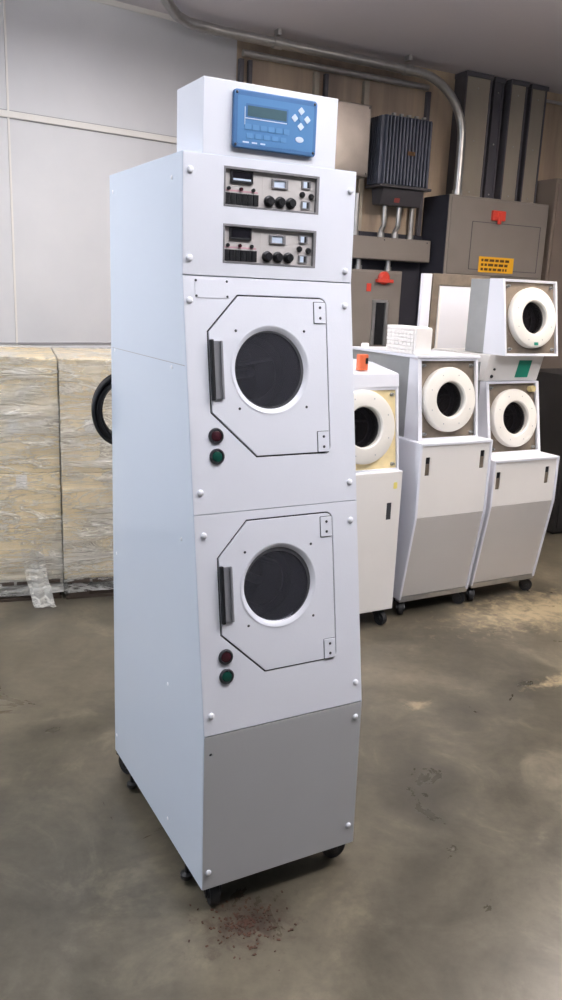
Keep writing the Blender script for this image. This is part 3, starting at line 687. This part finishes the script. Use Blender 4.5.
th = ebox('wiring_trough', 'long gray wiring trough on the wall below the transformer', 'trough', .70, 1.505, -.15, 1.757, 1.91, M['electrical_gray'], -.0205)
MB().box(.004, .80, -.134, -.1285, .006, .147, .002).build('cover', M['electrical_gray'], th)
for x in (.03, .4, .77): 
    m = MB(); screw_cap(m, Matrix.Translation((0, -.134, 0)) @ FRONT, x, .135, 0, .005, .003); m.build('screw', M['screw_dark'], th)

sd = ebox('safety_switch', 'gray safety switch with red lever below the wiring trough', 'electrical switch', .79, 1.24, -.2, 1.12, 1.682, M['electrical_gray'], -.0205)
MB().box(.012, .44, -.188, -.179, .012, .55, .004).build('cover', M['electrical_gray'], sd)
m = MB()
m.box(.205, .325, -.205, -.188, .34, .36, 0)
for x in (.208, .312): m.box(x, x + .022, -.206, -.187, .04, .345, .002)
m.build('lever_track', M['galv'], sd)
MB().box(.232, .311, -.192, -.187, .045, .34).build('lever_slot', M['black'], sd)
m = MB(); m.lathe([(0, 0), (.045, 0), (.045, .02), (.03, .035), (0, .035)], 24, Matrix.Translation((.285, -.188, .51)) @ Matrix.Rotation(PI / 2, 4, 'X')); m.box(.22, .35, -.23, -.19, .478, .502, .005); m.build('red_lever', M['red'], sd)
MB().box(.152, .188, -.192, -.187, .415, .47, .001).build('red_label', M['red'], sd)

bd = thing('disconnect_cabinet', 'wide gray disconnect cabinet with red knob and yellow warning label', 'electrical box', at(E_, 1.527, -.002, 1.672), E_[1])
m = MB(); m.box(0, .93, -.30, 0, 0, .553, .005); m.build('case', M['electrical_gray'], bd)
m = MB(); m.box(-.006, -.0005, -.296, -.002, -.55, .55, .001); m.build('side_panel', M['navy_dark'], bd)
m = MB(); m.box(.016, .915, -.31, -.299, .014, .538, .004); m.build('cover', M['electrical_gray'], bd)
m = MB(); m.plate(rrect(.21, .86, .05, .385, .006, 3), [rrect(.214, .856, .054, .381, .006, 3)], .0, .002, 0, Matrix.Translation((0, -.31, 0)) @ FRONT); m.build('door_line', M['electrical_dark'], bd)
MB().box(.375, .495, -.335, -.3095, .40, .47, .008).box(.42, .45, -.345, -.33, .375, .46, .005).build('red_knob', M['red'], bd)
lb = MB().plate([(.30, .035), (.63, .035), (.63, .146), (.30, .146)], [], 0, .002, .0004, Matrix.Translation((0, -.3115, 0)) @ FRONT).build('warning_label', M['label_yellow'], bd)
random.seed(3)
m = MB()
for r, z in enumerate((.048, .080, .112)):
    x = .322
    while x < .60:
        wd = random.uniform(.014, .05)
        if x + wd > .61: break
        m.box(x, x + wd, -.3145, -.3133, z, z + .018); x += wd + .010
m.build('label_print', M['label_ink'], lb)

def pipe(nm, label, cat, pts, r, mat, group=None, coup=()):
    t = thing(nm, label, cat, pts[0], 0, group); o = Vector(pts[0])
    MB().tube([Vector(p) - o for p in pts], r, 14).build('tube', mat, t)
    for c in coup:
        a, b = Vector(c[0]) - o, Vector(c[1]) - o
        MB().tube([a, b], c[2], 14).build('coupling', M['galv'], t)
    return t
# big conduit under the ceiling, bending down into the disconnect cabinet
P = []
for u, v, z in ((-.72, -.62, 3.045), (-.60, -.42, 3.03), (-.50, -.28, 3.02), (-.40, -.21, 3.015), (-.2, -.19, 3.01), (.2, -.19, 3.005), (.6, -.19, 3.0), (1.0, -.19, 2.995), (1.25, -.19, 2.99)): P.append(at(E_, u, v, z))
for k in range(1, 11):
    a = RAD(90 * k / 10); P.append(at(E_, 1.25 + .42 * math.sin(a), -.19, 2.99 - .38 * (1 - math.cos(a))))
P += [at(E_, 1.672, -.19, 2.45), at(E_, 1.672, -.19, 2.226)]
pipe('conduit', 'silver conduit running under the ceiling and bending down to the disconnect cabinet', 'pipe', P, .030, M['galv'], None,
     ((at(E_, .16, -.19, 3.006), at(E_, .22, -.19, 3.005), .036), (at(E_, 1.14, -.19, 2.992), at(E_, 1.20, -.19, 2.991), .036), (at(E_, 1.672, -.19, 2.226), at(E_, 1.672, -.19, 2.27), .037)))
for u in (.19, 1.17):
    t = thing('conduit_clamp', 'clamp holding the ceiling conduit ' + ('above the head of the tall dryer' if u < 1 else 'above the finned transformer'), 'clamp', at(E_, u, -.19, 3.045), E_[1])
    MB().box(-.012, .012, -.03, .03, .0, .034, .001).build('strap', M['galv'], t)
pipe('conduit', 'thinner gray conduit along the wall top just below the silver one', 'pipe', [at(E_, .02, -.045, 2.955), at(E_, .7, -.045, 2.95), at(E_, 1.45, -.045, 2.945)], .020, M['galv'])
# uprights on the wall
for u, w, z0, lab in ((.02, .03, .0, 'gray upright channel at the left end of the boarded wall'), (.082, .025, .0, 'darker upright channel just right of the first one on the boarded wall'),
                    (.565, .035, .0, 'upright gray channel above the right corner of the dryer head'), (.64, .025, .0, 'thin upright channel left of the steel junction box'),
                    (.955, .04, 1.95, 'dark upright channel behind the gap between junction box and transformer'), (1.475, .03, 1.95, 'upright channel right of the finned transformer')):
    m = MB(); m.box(-w / 2, w / 2, -.036, -.001, 0, 2.925 - z0, .002); m.box(-w * .2, w * .2, -.0365, -.034, .02, 2.90 - z0)
    t = m.build('wall_channel', M['duct_dark'] if w < .033 else M['duct']); place(t, at(E_, u, 0, z0), E_[1]); tag(t, lab, 'channel')
# short conduits above and below the trough
for u, lab in ((.93, 'short conduit left of the transformer base, into the trough'), (1.10, 'short conduit under the left of the transformer, into the trough'), (1.22, 'short conduit under the right of the transformer, into the trough'), (1.40, 'short conduit right of the transformer base, into the trough')):
    zt = 2.3
    vv = -.14 if u in (1.10, 1.22) else -.065
    if u in (1.10, 1.22): pts = [at(E_, u, -.145, 1.9105), at(E_, u, -.145, 1.97), at(E_, u, -.165, 2.0), at(E_, u, -.175, 2.068)]
    else: pts = [at(E_, u, -.03, 1.9105), at(E_, u, -.03, 2.20)]
    if u not in (1.10, 1.22): vv = -.06
    else: vv = -.145
    pts = [Vector(p) for p in pts]
    if vv == -.145: pts = [Vector(at(E_, u, -.10, 1.9105)), Vector(at(E_, u, -.10, 1.96)), Vector(at(E_, u, -.13, 1.99)), Vector(at(E_, u, -.13, 2.03)), Vector(at(E_, u, -.13, 2.122))]
    a = pts[0]; pipe('conduit', lab, 'pipe', pts, .018, M['galv'], None, ((a, a + Vector((0, 0, .035)), .025),))
for u, lab in ((.93, 'left short conduit between trough and safety switch'), (1.18, 'right short conduit between trough and safety switch')):
    a = Vector(at(E_, u, -.10, 1.683)); pipe('conduit', lab, 'pipe', [a, a + Vector((0, 0, .073))], .018, M['galv'], None, ((a, a + Vector((0, 0, .03)), .025),))
# tan insulated riser right of the transformer
# vertical wireways from the disconnect cabinet to the ceiling
ducts = ((1.712, 1.945, -.135, 2.227, 'widest gray wireway, rising beside the conduit bend to the ceiling'), (1.985, 2.075, -.115, 2.227, 'narrow dark wireway second from the conduit bend'),
         (2.12, 2.28, -.135, 2.227, 'gray wireway third from the conduit bend'), (2.33, 2.485, -.12, 2.227, 'rightmost gray wireway beside the tall brown cabinet'))
for i, (u0, u1, vf, zb, lab) in enumerate(ducts):
    t = thing('wireway', lab, 'duct', at(E_, u0, 0, zb), E_[1]); w = u1 - u0; h = CEIL - .004 - zb
    MB().box(.012, w - .012, vf + .008, -.002, 0, h, .002).build('trunk', M['duct_dark'] if i == 1 else M['duct'], t)
    for x in (0, w - .012): MB().box(x, x + .012, vf, -.002, 0, h, .002).build('flange', M['duct_dark'], t)
    MB().box(-.006, w + .006, vf - .008, -.001, h - .03, h, .002).build('top_collar', M['duct_dark'], t)
    for zz in (.05, .4, .75):
        m = MB(); screw_cap(m, Matrix.Translation((0, vf + .008, 0)) @ FRONT, w / 2, zz, 0, .006, .004); m.build('screw', M['galv'], t)
tc = thing('electrical_cabinet', 'tall brown-gray cabinet at the right edge beyond the disconnect cabinet', 'cabinet', at(E_, 2.505, -.002, 0), E_[1])
MB().box(0, .95, -.30, 0, 0, 2.42, .005).build('cabinet_body', M['bronze'], tc)
MB().box(.02, .93, -.31, -.299, .1, 2.38, .004).build('door', M['bronze'], tc)
MB().box(.06, .08, -.335, -.309, 1.1, 1.3, .004).build('handle', M['black'], tc)
pipe('conduit', 'thin conduit under the ceiling right of the last wireway', 'pipe', [at(E_, 2.47, -.05, 3.0), at(E_, 3.2, -.05, 3.0)], .012, M['galv'])
bc = thing('cabinet', 'low black cabinet on the floor right of the rightmost rear dryer', 'cabinet', at(E_, 1.775, -1.4, 0), E_[1])
MB().box(0, .7, 0, .5, .02, 1.06, .006).build('cabinet_body', M['blackbox'], bc)
MB().box(.02, .68, -.012, -.0005, .05, 1.03, .004).build('door', M['blackbox'], bc)
MB().box(.60, .615, -.035, -.0125, .5, .62, .003).build('handle', M['gasket'], bc)
MB().box(.03, .67, .03, .47, 0, .0195).build('plinth', M['black'], bc)

# ------------------------------------------------------------------ pallet loads wrapped in film
PAL = ((-1.326, 3.683, 0), 18.0)
def pallet_load(u0, u1, dep, lab, seed, v0=0.):
    random.seed(seed)
    t = thing('pallet_load', lab, 'pallet', at(PAL, u0, v0), PAL[1]); w = u1 - u0
    m = MB()
    for y0 in (.02, dep / 2 - .05, dep - .12):
        m.box(.01, w - .01, y0, y0 + .10, 0, .016, .002)
        for x0 in (.02, w / 2 - .05, w - .12): m.box(x0, x0 + .10, y0, y0 + .10, .016, .085)
    n = 7
    for k in range(n):
        x = .01 + k * (w - .02) / n; m.box(x + .006, x + (w - .02) / n - .006, .01, dep - .01, .085, .103, .002)
    m.build('pallet', M['pallet_wood'], t)
    zz = .104; hs = [.262, .268, .262, .268]; 
    for r, h in enumerate(hs):
        nx = 3 if w > .8 else 2
        cuts = [0.0015] + [w * (k + 1) / nx + random.uniform(-.05, .05) for k in range(nx - 1)] + [w - .0015]
        for k in range(nx):
            for j in range(2):
                y0 = .02 + j * (dep - .04) / 2 + random.uniform(0, .006); y1 = y0 + (dep - .04) / 2 - .01
                mb = MB(); mb.box(cuts[k] + .002, cuts[k + 1] - .002, y0, y1, zz, zz + h - .002, .003)
                c = mb.build('carton', M['carton'], t)
                if j == 0 and random.random() < .35:
                    xm = (cuts[k] + cuts[k + 1]) / 2; MB().box(xm - .025, xm + .025, y0 - .0008, y0, zz + h * .72, zz + h - .008).build('packing_tape', M['trim_light'], c)
        zz += h
    # film shell with soft corners and ripples
    b = bmesh.new(); NU, NZ = 120, 60; ring = rrect(.0004, w - .0004, .010, dep - .010, .0012, 1)
    # resample outline
    per = []; n0 = len(ring)
    for i in range(n0):
        p, q = Vector(ring[i]), Vector(ring[(i + 1) % n0]); L = (q - p).length; k = max(1, int(L / .02))
        for j in range(k): per.append(p.lerp(q, j / k))
    rows = []
    for iz in range(NZ + 1):
        z = .035 + (zz + .006 - .035) * iz / NZ; row = []
        for i, p in enumerate(per):
            c = Vector((w / 2, dep / 2)); d = (p - c); 
            s = .0035 * math.sin(z * 34 + p.x * 5 + seed) + .003 * math.sin(z * 71 - p.x * 11 + p.y * 7) + .002 * math.sin(z * 17 + p.x * 31)
            pn = p + Vector((0, (1 if d.y > 0 else -1) * (s - .001))) if abs(d.y) > dep / 2 - .02 else p
            row.append(b.verts.new((pn.x, pn.y, z + .004 * math.sin(p.x * 9 + iz))))
        rows.append(row)
    for a, c2 in zip(rows, rows[1:]):
        for i in range(len(per)): b.faces.new((a[i], a[(i + 1) % len(per)], c2[(i + 1) % len(per)], c2[i]))
    b.faces.new(rows[-1])
    for fc in b.faces: fc.smooth = len(fc.verts) == 4
    mb = MB(); mb._add(b); mb.build('stretch_film', M['film'], t)
    return t
pl = pallet_load(-.47, .298, .80, 'film-wrapped pallet of cartons by the white wall, cut by the left frame edge', 4)
pallet_load(.2988, 1.16, .80, 'film-wrapped pallet of cartons half hidden behind the tall dryer', 9, -.02)
# torn film tail on the floor
b = bmesh.new(); rows = []
for i in range(13):
    s = i / 12; row = []
    for j in range(7):
        x = .10 + .10 * (j / 6) + .06 * s; y = -.004 - .10 * s * s - .012 * math.sin(j * 1.7 + s * 6); z = max(.006, .30 * (1 - s) ** 1.5 + .012 * math.sin(j * 2.1 + i))
        row.append(b.verts.new((x + .47, y, z)))
    rows.append(row)
for a, c2 in zip(rows, rows[1:]):
    for j in range(6): b.faces.new((a[j], a[j + 1], c2[j + 1], c2[j]))
for fc in b.faces: fc.smooth = True
mb = MB(); mb._add(b); mb.build('film_tail', M['film'], pl)

# loose flakes of rust and paint on the floor by the front caster
random.seed(21); m = MB()
for k in range(240):
    a = random.uniform(0, 2 * PI); r = abs(random.gauss(0, .055)); x = -.04 + r * math.cos(a) * 1.1; y = 1.70 + r * math.sin(a); s = random.uniform(.0012, .0045)
    m.box(-s, s, -s * .6, s * .6, 0, random.uniform(.0008, .002), 0, Matrix.Translation((x, y, .0004)) @ Matrix.Rotation(random.uniform(0, PI), 4, 'Z'))
M['flake'] = pmat('rust_flake', srgb(72, 46, 33), .8, 0, .5, 60)
tag(m.build('rust_flakes', M['flake']), 'scattered rust and paint flakes on the floor before the front casters', 'debris', None, 'stuff')

# ------------------------------------------------------------------ light
def area(nm, loc, size, power, col, rot=(0, 0, 0)):
    d = bpy.data.lights.new(nm, 'AREA'); d.shape = 'RECTANGLE'; d.size, d.size_y = size; d.energy = power; d.color = col
    o = bpy.data.objects.new(nm, d); COL.objects.link(o); o.location = loc; o.rotation_euler = rot; return o
def lamp(x, y, z, p, col, up=.35, yaw=28):
    area('ceiling_lamp', (x, y, z), (1.2, .16), p, col, (0, 0, RAD(yaw)))
    area('ceiling_fill', (x, y, z + .06), (1.2, .16), p * up, col, (PI, 0, RAD(yaw)))  # added upward fill that brightens the ceiling, no fixture behind it
lamp(.40, 1.20, 2.72, 13.5, (.93, .96, 1.0), 2.0)
lamp(1.9, 1.9, 2.70, 26, (.98, .97, .97), 3.0)
lamp(-2.2, 2.1, 2.70, 34, (.94, .97, 1.0), 1.8)  # unseen lamp added to brighten the pallet fronts
lamp(-.5, 3.9, 2.85, 19, (.98, .98, 1.0), .5, 112)
lamp(2.1, 4.0, 2.88, 42, (1.0, .90, .79), 1.5, 70)
area('cool_side_fill', (-4.0, .2, 1.9), (2.6, 2.0), 34, (.70, .84, 1.0), (0, RAD(-90), RAD(20)))  # added cool fill from the unseen left, for the tall dryer's side

w = bpy.data.worlds.new('World'); SC.world = w; w.use_nodes = True
w.node_tree.nodes['Background'].inputs['Color'].default_value = (.62, .66, .78, 1)
w.node_tree.nodes['Background'].inputs['Strength'].default_value = .13

# ------------------------------------------------------------------ camera
cd = bpy.data.cameras.new('Camera'); cam = bpy.data.objects.new('Camera', cd); COL.objects.link(cam)
R = Matrix(((.99913858, -.04149815, 0), (.01014402, .24423459, -.96966312), (.04023923, .96882783, .24444516)))
mw = R.to_4x4(); mw.translation = (0, 0, 1.5); cam.matrix_world = mw
cd.sensor_fit = 'VERTICAL'; cd.sensor_height = 36; cd.lens = 821.255 / 1000 * 36; cd.clip_start = .05
SC.camera = cam
SC.view_settings.view_transform = 'Standard'; SC.view_settings.look = 'None'
SC.view_settings.exposure = .25; SC.view_settings.gamma = 1; SC.view_settings.use_curve_mapping = False
